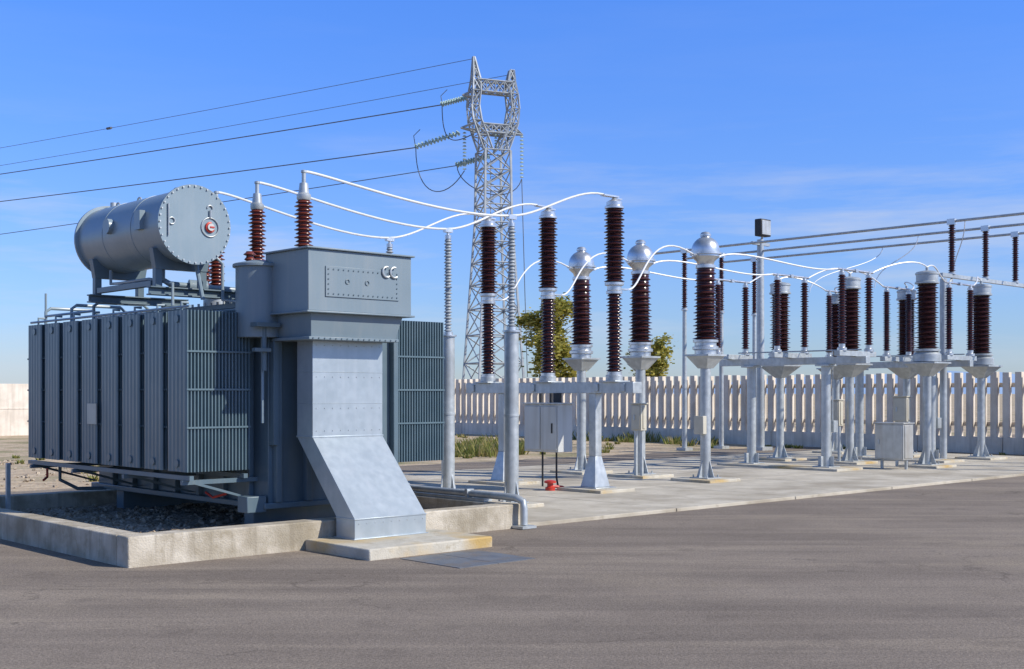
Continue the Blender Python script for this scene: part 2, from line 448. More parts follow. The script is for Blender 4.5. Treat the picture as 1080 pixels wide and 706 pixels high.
def cbox(bm):
    box(bm, 2.50, 4.18, .10, 1.13, 3.07, 3.87)
    box(bm, 2.46, 4.22, .06, 1.135, 3.87, 3.895)
    box(bm, 2.46, 4.22, .06, 1.135, 3.045, 3.07)
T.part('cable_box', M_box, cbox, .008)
def hopper(bm):
    hexa(bm, [(2.62,.22,2.74),(4.0,.22,2.74),(4.0,1.05,2.74),(2.62,1.05,2.74)], [(2.58,.16,3.045),(4.08,.16,3.045),(4.08,1.1,3.045),(2.58,1.1,3.045)])
    box(bm, 2.56, 4.02, .17, 1.08, 2.70, 2.74)
    cyl(bm, (2.50,1.28,2.75), (2.50,1.28,3.72), .32, seg=32)
    lathe(bm, [(.36,3.70),(.36,3.74),(.34,3.75),(.1,3.80)], 2.50, 1.28, 32)
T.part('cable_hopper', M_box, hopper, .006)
T.part('cable_box_cover', M_box, lambda bm: box(bm, 2.76, 3.96, .085, .099, 3.26, 3.66), .004)
def cover_b(bm):
    for i in range(15):
        u = 2.80+i*.080
        for z in (3.30, 3.62): cyl(bm, (u,.075,z), (u,.086,z), .010, seg=6)
    for i in range(4):
        for u in (2.80, 3.92): cyl(bm, (u,.075,3.36+i*.065), (u,.086,3.36+i*.065), .010, seg=6)
    for i in range(16):
        cyl(bm, (2.62+i*.09,.158,2.72), (2.62+i*.09,.17,2.72), .010, seg=6)
T.part('cover_bolts_front', M_tank, cover_b)
T.part('cable_hooks', M_galv, lambda bm: [torus(bm, (u,.07,3.64), .07, .014, (0,1,0), 14, math.pi*1.3, math.pi*2.6) for u in (3.74, 3.87)])
def holes(bm):
    for u in (3.1, 3.42):
        torus(bm, (u,.08,3.47), .03, .006, (0,1,0), 12)
T.part('cover_handles', M_tank, holes)
def brk(bm):
    box(bm, 2.2, 2.56, .85, 1.02, 2.88, 2.94); box(bm, 2.2, 2.45, .9, .98, 2.55, 2.60)
    cyl(bm, (2.4,1.0,2.3), (2.4,1.0,2.9), .035)
    box(bm, 2.56, 2.64, 1.02, 1.14, 1.3, 2.7)
T.part('bracket', M_tank, brk, .004)
def duct(bm):
    u0, u1 = 2.80, 3.95
    hexa(bm, [(u0,.45,1.42),(u1,.45,1.42),(u1,.82,1.42),(u0,.82,1.42)], [(u0,.45,2.70),(u1,.45,2.70),(u1,.82,2.70),(u0,.82,2.70)])
    hexa(bm, [(u0,-.50,.40),(u1,-.50,.40),(u1,-.10,.40),(u0,-.10,.40)], [(u0,.45,1.416),(u1,.45,1.416),(u1,.82,1.416),(u0,.82,1.416)])
    box(bm, u0-.003, u1+.003, -.503, -.097, .142, .398)
    for z in (1.86, 2.28):
        box(bm, u0-.004, u1+.004, .446, .824, z, z+.007)
    box(bm, u0-.010, u1+.010, .438, .830, 1.408, 1.430)
    box(bm, u0-.010, u1+.010, -.510, -.09, .388, .406)
    box(bm, u0-.03, u1+.03, -.53, -.07, .141, .153)
T.part('cable_duct', M_duct, duct, .004)
def rivets(bm):
    for z in (1.80, 2.22, 2.64, 1.50):
        for i in range(9): cyl(bm, (2.86+i*.13, .440, z), (2.86+i*.13, .449, z), .006, seg=6)
    for i in range(9): cyl(bm, (2.86+i*.13, -.510, .34), (2.86+i*.13, -.502, .34), .006, seg=6)
T.part('duct_rivets', M_galv, rivets)
T.part('rating_plate', M_beige, lambda bm: box(bm, 1.395, 1.412, 3.95, 4.25, 1.55, 1.85))
def redtag(bm):
    tube(bm, [(1.6,6.2,.8),(1.6,6.2,.66),(1.5,6.1,.62)], .02); tube(bm, [(2.2,2.2,.62),(2.2,2.0,.56),(2.3,1.8,.62)], .018)
T.part('red_valve_handles', M_redp, redtag)
T.part('valve_stand', M_galv, lambda bm: box(bm, 1.0, 1.06, 6.3, 6.36, .1, .9))

C = Group('cable_conduit', S(0,0))
def cond(bm):
    tube(bm, [(6.05,6.2,.46),(6.05,.25,.46),(6.08,-.0,.45),(6.12,-.10,.40),(6.12,-.12,.3),(6.12,-.12,.06)], .055, 12)
    box(bm, 5.97, 6.13, .6, 6.1, .362, .40)
    for v in (1.0, 2.6, 4.2, 5.8): box(bm, 5.98, 6.12, v, v+.06, .40, .53)
    box(bm, 5.98, 6.26, -.24, -.01, .012, .05)
C.part('conduit', M_galv, cond)

# ------------------------------------------------------------ post insulators
def column(bm, r, ztop, flare=True, plate=.42):
    cyl(bm, (0,0,.14), (0,0,ztop), r, seg=20)
    box(bm, -plate/2, plate/2, -plate/2, plate/2, .12, .145)
    for a in range(4):
        M = Matrix.Rotation(a*math.pi/2, 4, 'Z')
        if flare:
            vs = [Vector((r*.9,-.008,.145)), Vector((plate/2-.01,-.008,.145)), Vector((r*.9,-.008,.55))]
            w = [M @ x for x in vs] + [M @ (x + Vector((0,.016,0))) for x in vs]
            b = [bm.verts.new(x) for x in w]
            bm.faces.new((b[0],b[1],b[2])); bm.faces.new((b[5],b[4],b[3]))
            bm.faces.new((b[0],b[3],b[4],b[1])); bm.faces.new((b[1],b[4],b[5],b[2])); bm.faces.new((b[2],b[5],b[3],b[0]))
    for sx in (-1,1):
        for sy in (-1,1):
            cyl(bm, (sx*(plate/2-.06), sy*(plate/2-.06), .145), (sx*(plate/2-.06), sy*(plate/2-.06), .20), .018, seg=6)
def footing(bm, a=.55, b_=.55):
    box(bm, -a, a, -b_, b_, 0, .12)
PI = Group('post_insulator', S(8.0, 2.17))
PI.part('column', M_galv, lambda bm: (column(bm, .125, 3.05), lathe(bm, [(.127,1.6),(.135,1.602),(.135,1.64),(.127,1.642)])))
PI.part('footing', M_foot, lambda bm: footing(bm, .4, .4), .015)
PI.part('porcelain', M_gins, lambda bm: lathe(bm, ins(3.14, 4.86, .045, .078, 30), seg=16))
PI.part('clamp', M_alu, lambda bm: (lathe(bm, [(.16,3.05),(.16,3.08),(.09,3.085),(.09,3.14)]), lathe(bm, [(.06,4.86),(.06,4.93),(.03,4.94),(.03,5.0)]), box(bm, -.09,.09,-.04,.04,4.985,5.06)))
PI.copy(S(8.3, 4.22)); PI.copy(S(8.3, 6.0))

# ------------------------------------------------------------ circuit breaker
CB = Group('circuit_breaker', S(11.52, 4.84))
PV = (-1.85, 0, 1.85)
def cb_frame(bm):
    box(bm, -.13, .13, -2.45, 2.45, 2.0, 2.22)
    for v in (-1.34, 1.34):
        hexa(bm, [(-.22,v-.20,.14),(.22,v-.20,.14),(.22,v+.20,.14),(-.22,v+.20,.14)], [(-.09,v-.09,.75),(.09,v-.09,.75),(.09,v+.09,.75),(-.09,v+.09,.75)])
        box(bm, -.09, .09, v-.09, v+.09, .75, 2.0)
        box(bm, -.30, .30, v-.30, v+.30, .12, .14)
    for p in PV:
        box(bm, -.22, .22, p-.22, p+.22, 2.22, 2.25)
        cyl(bm, (0,p,2.25), (0,p,2.36), .17, seg=20)
    for p in (-2.2, -1.5, .3, 2.2):
        box(bm, -.16, -.13, p-.05, p+.05, 2.03, 2.19)
CB.part('frame', M_galv, cb_frame, .008)
CB.part('lower_porcelain', M_brown, lambda bm: [lathe(bm, ins(2.42, 3.95, .10, .165, 24), 0, p) for p in PV])
CB.part('upper_porcelain', M_brown, lambda bm: [lathe(bm, ins(4.17, 5.62, .135, .205, 24), 0, p) for p in PV])
def cb_met(bm):
    for p in PV:
        lathe(bm, [(.15,2.36),(.15,2.42),(.11,2.43)], 0, p)
        lathe(bm, [(.11,3.94),(.16,3.95),(.16,4.0),(.14,4.02),(.14,4.10),(.19,4.12),(.19,4.17),(.13,4.18)], 0, p)
        box(bm, .10, .38, p-.05, p+.05, 4.04, 4.07)
        lathe(bm, [(.14,5.61),(.19,5.62),(.19,5.66),(.155,5.68),(.155,5.75),(.06,5.80),(.03,5.84)], 0, p)
        box(bm, -.34, .08, p-.06, p+.06, 5.84, 5.87); box(bm, .0, .2, p-.03, p+.03, 5.81, 5.835)
CB.part('flanges', M_alu, cb_met)
def cb_cab(bm):
    box(bm, -.56, -.145, -.85, .12, .82, 1.78)
    box(bm, -.585, -.561, -.82, -.375, .86, 1.74); box(bm, -.585, -.561, -.355, .09, .86, 1.74)
    box(bm, -.60, -.12, -.88, .15, 1.78, 1.81)
CB.part('control_cabinet', M_white, cb_cab, .01)
def cb_cab2(bm):
    box(bm, -.60, -.586, -.72, -.69, 1.2, 1.4)
    for v in (-.6, -.3): box(bm, -.5, -.45, v, v+.05, 1.81, 2.0)
    box(bm, -.145, -.10, -.5, -.3, 1.6, 2.0)
    tube(bm, [(-.35,-.6,.82),(-.35,-.6,.3),(-.3,-.6,.1)], .02); tube(bm, [(-.35,-.2,.82),(-.35,-.2,.1)], .02)
CB.part('cabinet_fittings', M_black, cb_cab2)
def cb_foot(bm):
    box(bm, -.5, .5, -1.95, -.75, 0, .12); box(bm, -.5, .5, .75, 1.95, 0, .12)
CB.part('footing', M_foot, cb_foot, .015)

# ------------------------------------------------------------ current transformers
CT = Group('current_transformer', S(15.3, 3.70))
def ct_steel(bm):
    column(bm, .115, 2.72, plate=.5)
    hexa(bm, [(-.12,-.12,2.55),(.12,-.12,2.55),(.12,.12,2.55),(-.12,.12,2.55)], [(-.30,-.30,2.82),(.30,-.30,2.82),(.30,.30,2.82),(-.30,.30,2.82)])
    box(bm, -.33, .33, -.33, .33, 2.82, 2.86)
CT.part('column', M_galv, ct_steel)
CT.part('footing', M_foot, lambda bm: footing(bm, .55, .55), .015)
CT.part('porcelain', M_brown, lambda bm: lathe(bm, ins(3.18, 4.76, .19, .29, 22, top=.80), seg=28))
def ct_head(bm):
    lathe(bm, [(.24,2.86),(.24,2.95),(.29,2.97),(.29,3.03),(.24,3.05),(.24,3.12),(.28,3.13),(.28,3.18),(.2,3.185)], seg=28)
    lathe(bm, [(.17,4.75),(.22,4.77),(.22,4.83),(.18,4.85),(.20,4.92),(.31,5.02),(.31,5.06),(.35,5.065),(.35,5.11),(.31,5.115)]
          + [(.31*math.cos(a), 5.16+.31*math.sin(a)) for a in [i*math.pi/2/9 for i in range(8)]] + [(.10,5.475),(.12,5.48),(.12,5.52),(.09,5.56),(.02,5.58)], seg=32)
    box(bm, .30, .46, -.05, .05, 5.03, 5.06); box(bm, -.46, -.30, -.05, .05, 5.03, 5.06)
CT.part('head', M_alu, ct_head)
for v in (5.6, 7.5): CT.copy(S(15.3, v))
CT.part('junction_box', M_beige, lambda bm: box(bm, -.25, -.125, -.13, .13, 1.1, 1.5), .01)

# ------------------------------------------------------------ voltage transformers
VT = Group('voltage_transformer', S(23.7, 2.94))
def vt_steel(bm):
    column(bm, .11, 2.75, plate=.55)
    hexa(bm, [(-.11,-.11,2.45),(.11,-.11,2.45),(.11,.11,2.45),(-.11,.11,2.45)], [(-.42,-.42,2.78),(.42,-.42,2.78),(.42,.42,2.78),(-.42,.42,2.78)])
    box(bm, -.45, .45, -.45, .45, 2.78, 2.82)
VT.part('column', M_galv, vt_steel)
VT.part('footing', M_foot, lambda bm: footing(bm, .55, .55), .015)
VT.part('porcelain', M_brown, lambda bm: lathe(bm, ins(3.18, 4.88, .21, .305, 26, top=.96), seg=28))
def vt_head(bm):
    lathe(bm, [(.30,2.82),(.36,2.84),(.36,3.02),(.32,3.06),(.28,3.10),(.34,3.11),(.34,3.16),(.22,3.18)], seg=28)
    lathe(bm, [(.22,4.87),(.31,4.89),(.31,4.93),(.28,4.95),(.28,5.12),(.30,5.13),(.30,5.17),(.26,5.20),(.12,5.23),(.04,5.24),(.04,5.32),(.01,5.33)], seg=28)
VT.part('head', M_galv, vt_head)
for u, v in ((23.7,5.24),(23.7,7.54),(28.5,3.8),(28.5,6.2),(28.5,8.7)): VT.copy(S(u, v))

# ------------------------------------------------------------ disconnectors
DS = Group('disconnect_switch', S(20.8, 5.2))
DP = (-1.9, 0, 1.9)
def ds_frame(bm):
    box(bm, -.10, .10, -2.25, 2.25, 2.74, 2.92)
    for p in DP:
        box(bm, -.85, .85, p-.08, p+.08, 2.922, 3.05)
    for v in (-1.05, 1.25):
        cyl(bm, (0,v,.14), (0,v,2.72), .12, seg=20)
        box(bm, -.25, .25, v-.25, v+.25, .12, .145)
        for a in range(4):
            M = Matrix.Translation((0,v,0)) @ Matrix.Rotation(a*math.pi/2, 4, 'Z')
            box(bm, .10, .23, -.008, .008, .145, .4, M)
        box(bm, -.2, .2, v-.2, v+.2, 2.69, 2.738)
    tube(bm, [(.3,-1.9,3.10),(.3,1.9,3.10)], .018)
    tube(bm, [(.3,-1.05,3.10),(.3,-1.05,1.3)], .018); box(bm, .2, .4, -1.15, -.95, 1.0, 1.3)
DS.part('frame', M_galv, ds_frame, .006)
DS.part('porcelain', M_brown, lambda bm: [lathe(bm, ins(3.22, 4.92, .06, .115, 26), u, p, 16) for p in DP for u in (-.62,.62)])
def ds_arm(bm):
    for p in DP:
        for u in (-.62, .62):
            lathe(bm, [(.12,3.05),(.12,3.12),(.08,3.14),(.08,3.22)], u, p, 16)
            lathe(bm, [(.08,4.92),(.08,4.98),(.05,5.0),(.05,5.08)], u, p, 16)
        cyl(bm, (-.80,p,5.06), (-.03,p,5.06), .03, seg=10); cyl(bm, (.03,p,5.06), (.80,p,5.06), .03, seg=10)
        box(bm, -.06, .06, p-.05, p+.05, 5.02, 5.10)
DS.part('contact_arms', M_alu, ds_arm)
DS.part('footing', M_foot, lambda bm: box(bm, -.6, .6, -1.75, 1.95, 0, .12), .015)
DS.copy(S(26.2, 5.2))

# ------------------------------------------------------------ busbar supports
BP = Group('busbar_portal', S(29.4, 4.1))
def bp_steel(bm):
    for u in (-2.6, 3.15):
        cyl(bm, (u,0,.06), (u,0,5.3), .10, seg=16)
        box(bm, u-.2, u+.2, -.2, .2, .06, .09)
    box(bm, -2.75, 3.3, -.06, .06, 5.35, 5.46)
    for u in (-2.6, 3.15):
        s = 1 if u < 0 else -1
        beam(bm, (u, 0, 4.8), (u+s*.5, 0, 5.35), .05)
BP.part('steelwork', M_galv, bp_steel)
BP.part('porcelain', M_brown, lambda bm: [lathe(bm, ins(5.54, 6.90, .06, .11, 20), u, 0, 16) for u in (-2.1, 0, 2.0)])
BP.part('clamps', M_alu, lambda bm: [(lathe(bm, [(.11,5.46),(.11,5.50),(.07,5.54)], u, 0, 14), box(bm, u-.07, u+.07, -.12, .12, 6.90, 7.07)) for u in (-2.1, 0, 2.0)])
BS = Group('busbar_support', S(27.3, 14.0))
BS.part('column', M_galv, lambda bm: (cyl(bm, (0,0,.0), (0,0,4.9), .09, .07, 14), box(bm, -.2, .2, -.2, .2, .0, .10)))
BS.part('porcelain', M_brown, lambda bm: lathe(bm, ins(5.0, 6.90, .06, .11, 26), 0, 0, 16))
BS.part('clamps', M_alu, lambda bm: (lathe(bm, [(.12,4.9),(.12,4.94),(.07,5.0)], 0, 0, 14), box(bm, -.07, .07, -.12, .12, 6.90, 7.07)))
for u, v in ((29.4,14.0),(31.4,14.0),(27.3,-5.5),(29.4,-5.5),(31.4,-5.5)): BS.copy(S(u, v))
BB = Group('busbar', S(29.4, 4.1))
BB.part('bus_tubes', M_galv, lambda bm: [cyl(bm, (u, -10.5, 7.0), (u, 11.5, 7.0), .040, seg=10) for u in (-2.1, 0, 2.0)])
BB.part('droppers', M_wire, lambda bm: [tube(bm, bez((-.9, d+1.0, 5.33), (-.9, d+1.0, 6.2), (u, d, 6.2), (u, d, 7.0)), .014, 6) for u, d in ((-2.1,-.4),(0,2.2),(2.0,4.6))])

OC = Group('flexible_conductors', S(0,0))
WR = .019
def wires(bm):
    bv = (1.42, 2.66, 3.86); cv = (2.99, 4.84, 6.69); sv = (2.17, 4.22, 6.0); su = (8.0, 8.3, 8.3)
    for i in range(3):
        a = Vector((3.3, bv[i], 5.13)); m = Vector((su[i], sv[i], 5.05)); c = Vector((11.20, cv[i], 5.87))
        p = bez(a, a+Vector((.5,.1,.03)), a.lerp(m,.62)+Vector((0,0,-.28)), m, 18)
        q = bez(m, m+Vector((.9,.2,.10)), c+Vector((-.9,-.1,.02)), c, 14)
        tube(bm, p + q[1:], WR*1.05, 8)
    tv = (3.70, 5.60, 7.50)
    for i in range(3):
        a = Vector((11.9, cv[i], 4.06)); c = Vector((14.86, tv[i], 5.05))
        tube(bm, bez(a, a+Vector((.5,0,-.05)), c+Vector((-1.6,0,.55)), c, 18), WR, 8)
    dv = (3.3, 5.2, 7.1)
    for i in range(3):
        a = Vector((15.74, tv[i], 5.05)); c = Vector((20.0, dv[i], 5.06))
        tube(bm, bez(a, a+Vector((.9,0,.35)), c+Vector((-1.4,0,-.25)), c, 18), WR, 8)
    vv = (2.94, 5.24, 7.54); wv = (3.8, 6.2, 8.7)
    for i in range(3):
        a = Vector((21.6, dv[i], 5.06)); c = Vector((23.7, vv[i], 5.33))
        tube(bm, bez(a, a+Vector((.5,0,.2)), c+Vector((-.6,0,.25)), c), WR, 8)
        d = Vector((25.4, dv[i], 5.06))
        tube(bm, bez(c, c+Vector((.5,0,.2)), d+Vector((-.5,0,.2)), d), WR, 8)
        e = Vector((27.0, dv[i], 5.06)); f = Vector((28.5, wv[i], 5.33))
        tube(bm, bez(e, e+Vector((.5,0,.2)), f+Vector((-.5,0,.2)), f), WR, 8)
OC.part('strung_conductors', M_wire, wires)

# ------------------------------------------------------------ small cabinets
def cabinet(name, u, v, w, d, z0, z1, mat):
    g = Group(name, S(u, v))
    def f(bm):
        box(bm, -d/2, d/2, -w/2, w/2, z0, z1)
        box(bm, -d/2-.02, -d/2-.002, -w/2+.03, w/2-.03, z0+.03, z1-.03)
        box(bm, -d/2-.04, d/2+.03, -w/2-.03, w/2+.03, z1, z1+.03)
        box(bm, -d/2+.06, d/2-.06, -w/2-.018, -w/2-.002, z0+.04, z1-.04)
    g.part('housing', mat, f, .008)
    def l(bm):
        for y in (-w/2+.06, w/2-.06):
            box(bm, -.03, .03, y-.03, y+.03, .06, z0)
        box(bm, -d/2-.035, -d/2-.02, w/2-.14, w/2-.10, (z0+z1)/2-.06, (z0+z1)/2+.06)
    g.part('legs_and_handle', M_galv, l)
    return g
cabinet('marshalling_cabinet', 22.3, 3.1, .80, .50, .30, 1.22, M_cab)
cabinet('junction_cabinet', 23.35, 5.5, .40, .22, 1.10, 1.80, M_beige)
cabinet('junction_cabinet', 23.4, 3.5, .40, .22, 1.25, 1.90, M_beige)
cabinet('junction_cabinet', 14.9, 5.3, .30, .2, 1.15, 1.75, M_beige)
G = Group('ground_valve', S(10.9, 4.15))
G.part('valve', M_redp, lambda bm: (lathe(bm, [(.10,.06),(.10,.12),(.06,.14),(.06,.2),(.12,.21),(.12,.25),(.05,.27)], 0, 0, 16), tube(bm, [(0,0,.15),(.25,-.1,.12),(.3,-.15,.07)], .03)))

FL = Group('floodlight_mast', S(29.4, 12.3))
FL.part('pole', M_galv, lambda bm: (cyl(bm, (0,0,0), (0,0,7.4), .15, .12, 16), box(bm, -.3,.3,-.3,.3,0,.12), box(bm, -.5,.5,-.05,.05,7.2,7.3)))
FL.part('lamp_housing', M_black, lambda bm: box(bm, -.3, .3, -.24, .04, 7.5, 8.1), .03)
FL.part('lamp_face', M_cab, lambda bm: (box(bm, -.25, .25, -.262, -.243, 7.55, 8.05), cyl(bm, (0,0,7.3), (0,-.1,7.55), .04)), .005)

# ------------------------------------------------------------ fences
F = Group('picket_fence', S(33, 0))
def pickets(bm):
    v = -16.0
    while v < 44.6:
        a = random.uniform(-.008,.008)
        box(bm, -.10+a, .11, v+a, v+.22+a, .55, 2.70+random.uniform(-.02,.02))
        v += .42
F.part('pickets', M_fence, pickets, .01)
F.part('base_wall', M_fence, lambda bm: [box(bm, -.13, .15, -16+i*3.03, -16+i*3.03+3.01, -.1, .55) for i in range(20)], .01)
F.part('rails', M_fence, lambda bm: (box(bm, .112, .20, -16, 44.6, .9, 1.05), box(bm, .112, .20, -16, 44.6, 2.2, 2.35)))
W = Group('concrete_wall', S(-25, 45))
def wallp(bm):
    x = 0
    while x < 58:
        box(bm, x+.12, x+2.86, 0, .12, 0, 2.45); box(bm, x-.12, x+.10, -.06, .18, 0, 2.6)
        box(bm, x+.14, x+2.84, -.02, -.002, 1.25, 1.31)
        x += 3
W.part('panels', M_fence, wallp, .01)

# ------------------------------------------------------------ lattice tower
TW = Group('transmission_tower', Vector((-1.15, 75, 0)), math.radians(22))
def sect(cx, cy, w, z, d=None):
    d = d or w
    return [Vector((cx-w/2,cy-d/2,z)), Vector((cx+w/2,cy-d/2,z)), Vector((cx+w/2,cy+d/2,z)), Vector((cx-w/2,cy+d/2,z))]
def lattice(bm, secs, wc=.12, wb=.065):
    for a, b in zip(secs, secs[1:]):
        for i in range(4):
            j = (i+1) % 4
            beam(bm, a[i], b[i], wc)
            beam(bm, b[i], b[j], wb)
            beam(bm, a[i], b[j], wb); beam(bm, a[j], b[i], wb)
def tower(bm):
    secs = []; z = 0.0
    def w(z): return 3.2 - (3.2-1.75)*min(z/12.5, 1) - .10*max(0,(z-12.5)/4)
    while z < 16.3:
        secs.append(sect(0,0,w(z),z)); z += max(.62*w(z), .85)
    secs.append(sect(0,0,w(16.8),16.8))
    lattice(bm, secs)
    for s in (-1, 1):
        pts = [(s*.50,16.8,.6),(s*.85,17.7,.6),(s*1.20,18.6,.55),(s*1.32,19.5,.5),(s*1.22,20.4,.5),(s*1.15,21.2,.45),(s*1.22,21.9,.25),(s*1.28,22.5 if s<0 else 21.9,.08)]
        lattice(bm, [sect(x,0,ww,z,max(.1,ww*1.7 if z<21 else ww)) for x, z, ww in pts], .095, .055)
    lattice(bm, [[Vector((x,-.35,20.4)),Vector((x,.35,20.4)),Vector((x,.35,21.1)),Vector((x,-.35,21.1))] for x in (-1.15,-.58,0,.58,1.15)], .085, .055)
    lattice(bm, [[Vector((x,-.5,17.9)),Vector((x,.5,17.9)),Vector((x,.5,18.4)),Vector((x,-.5,18.4))] for x in (-.8,-.27,.27,.8)], .085, .055)
    for (z, L) in ((20.0, 1.0), (18.0, 1.1)):
        tip = Vector((-1.0-L, 0, z+.1))
        for p in (Vector((-1.0,-.35,z)),Vector((-1.0,.35,z)),Vector((-1.0,-.35,z+.6)),Vector((-1.0,.35,z+.6))):
            beam(bm, p, tip, .085)
    tip = Vector((1.95,0,18.0))
    for p in (Vector((1.0,-.35,18)),Vector((1.0,.35,18)),Vector((1.0,-.35,18.6)),Vector((1.0,.35,18.6))):
        beam(bm, p, tip, .085)
    beam(bm, (.25,1.0,2), (.15,.85,16.5), .04)
    for i in range(30):
        beam(bm, (.12,1.0-.006*i,2+i*.48), (.38,1.0-.006*i,2+i*.48), .025)
TW.part('steel_lattice', M_tower, tower, smooth=False)
Mi = Matrix.Rotation(math.radians(-22), 4, 'Z')
def tl(x, y, z):
    return Mi @ Vector((x, y, z))
def disc_string(bm, a, b, n=11, r=.15):
    a = Vector(a); b = Vector(b)
    for i in range(n):
        c = a.lerp(b, (i+.5)/n); d = (b-a).normalized()
        cyl(bm, c - d*.05, c + d*.02, r*.45, r, 10); cyl(bm, c + d*.02, c + d*.035, r, r*.6, 10)
STR = [ (tl(-1.6,.2,20.15), tl(-3.2,1.1,19.95)), (tl(-2.0,.2,18.0), tl(-4.9,1.9,17.45)), (tl(-.2,.4,16.6), tl(-2.3,1.8,16.3)) ]
def strings(bm):
    for a, b in STR: 
        disc_string(bm, a, b, 13 if (a-b).length>2.5 else 10)
        disc_string(bm, Vector(a)+Vector((0,.3,.12)), Vector(b)+Vector((0,.3,.12)), 13 if (a-b).length>2.5 else 10)
    disc_string(bm, tl(-1.75,-.3,18.0), tl(-1.75,-.3,15.6), 12, .13)
    disc_string(bm, tl(1.75,.3,17.9), tl(1.75,.3,15.2), 12, .13)
    disc_string(bm, tl(0.15,0,17.9), tl(.15,0,16.9), 6, .10)
TW.part('insulator_strings', M_glass, strings)
def jumpers(bm):
    tube(bm, bez(STR[1][1], STR[1][1]+Vector((0,0,-3.2)), tl(-3.0,0,13.6), tl(-1.75,-.3,15.6)), .03, 6)
    tube(bm, bez(STR[0][1], STR[0][1]+Vector((0,0,-2.4)), tl(-2.6,0,17.2), tl(-1.3,-.3,17.8)), .03, 6)
    tube(bm, bez(STR[2][1], STR[2][1]+Vector((0,0,-1.5)), tl(1.2,0,13.2), tl(1.75,.3,15.2)), .03, 6)
    tube(bm, [tl(1.75,.3,15.2), tl(1.95,.2,8), tl(2.1,.2,3)], .025, 6)
    for (x, z) in ((-4.9,17.5),(-3.2,20.0)):
        tube(bm, [tl(x,1.5,z), tl(x-.1,1.5,z+.6), tl(x+.3,1.5,z+1.0)], .025, 6)
TW.part('jumpers', M_dwire, jumpers)
PL = Group('overhead_power_line', Vector((-1.15, 75, 0)), 0)
def pl(bm):
    d = Vector((-38, 25, 0)).normalized()
    starts = [Vector((-3.2,1.1,19.95)), Vector((-4.9,1.9,17.45)), Vector((-2.3,1.8,16.3)), Vector((-1.3,0,22.5)), Vector((.9,1.5,21.9))]
    ends = [20.1, 17.8, 15.4, 22.3, 21.6]; rr = (.036,.036,.028,.018,.018)
    for s, ez, r in zip(starts, ends, rr):
        slope = (ez - s.z)
        pts = []
        for i in range(41):
            t = i/40*4.5
            z = s.z + slope*t*1.0 - .9*t*(1-t)*.33
            pts.append(Vector((s.x+d.x*45*t, s.y+d.y*45*t, min(z, s.z+6))))
        tube(bm, pts, r, 6)
    c = starts[3] + d*34 + Vector((0,0,-.2))
    cyl(bm, c - d*.25, c + d*.25, .10, seg=8)
PL.part('line_wires', M_dwire, pl)

# ------------------------------------------------------------ vegetation
def make_tree(name, loc, H, R, zc, n=3800, seed=1, mat=M_leaf):
    rnd = random.Random(seed)
    g = Group(name, loc, rnd.random()*6)
    tips = []
    def trunk(bm):
        tube_t = [(0,0,0),(.08,.02,H*.25),(-.05,.1,H*.5),(.05,0,H*.8)]
        for a, b, r1, r2 in zip(tube_t, tube_t[1:], (.16,.12,.08), (.12,.08,.04)):
            cyl(bm, a, b, r1, r2, 8)
        for i in range(16):
            a = rnd.random()*6.28; z0 = H*(.32+.45*rnd.random()); L = R*(.5+.5*rnd.random())
            p0 = Vector((0,0,z0)); p1 = p0 + Vector((math.cos(a)*L*.55, math.sin(a)*L*.55, L*.45)); p2 = p1 + Vector((math.cos(a+.4)*L*.45, math.sin(a+.4)*L*.45, L*.35))
            cyl(bm, p0, p1, .05, .03, 6); cyl(bm, p1, p2, .03, .012, 6)
            tips.append(p1); tips.append(p2)
    g.part('trunk', M_bark, trunk)
    cl = []
    for i in range(60):
        t = rnd.choice(tips)
        a = rnd.random()*6.28; e = rnd.uniform(-1,1)
        c = Vector((math.cos(a)*R*rnd.uniform(.1,.9), math.sin(a)*R*rnd.uniform(.1,.9), zc + e*(H-zc)*.85))
        c = c.lerp(t, .2)
        cl.append((c, R*rnd.uniform(.14,.34)))
    def leaves(bm):
        for i in range(n):
            c, r = rnd.choice(cl)
            p = c + Vector((rnd.gauss(0,.5), rnd.gauss(0,.5), rnd.gauss(0,.42)))*r
            s = rnd.uniform(.05,.12)
            q = Matrix.Rotation(rnd.random()*6.28, 3, 'Z') @ Matrix.Rotation(rnd.random()*3.14, 3, 'X')
            bm.faces.new([bm.verts.new(p + q @ Vector(k)*s) for k in ((-1,-.5,0),(1,-.5,0),(1.1,.5,.2),(-.9,.5,.1))])
    g.part('foliage', mat, leaves, smooth=False)
make_tree('broadleaf_tree', Vector((2.15, 68, 0)), 7.8, 2.05, 4.8, 12000, 3)
make_tree('broadleaf_tree', Vector((8.2, 72, 0)), 5.7, 1.5, 4.2, 3600, 5)

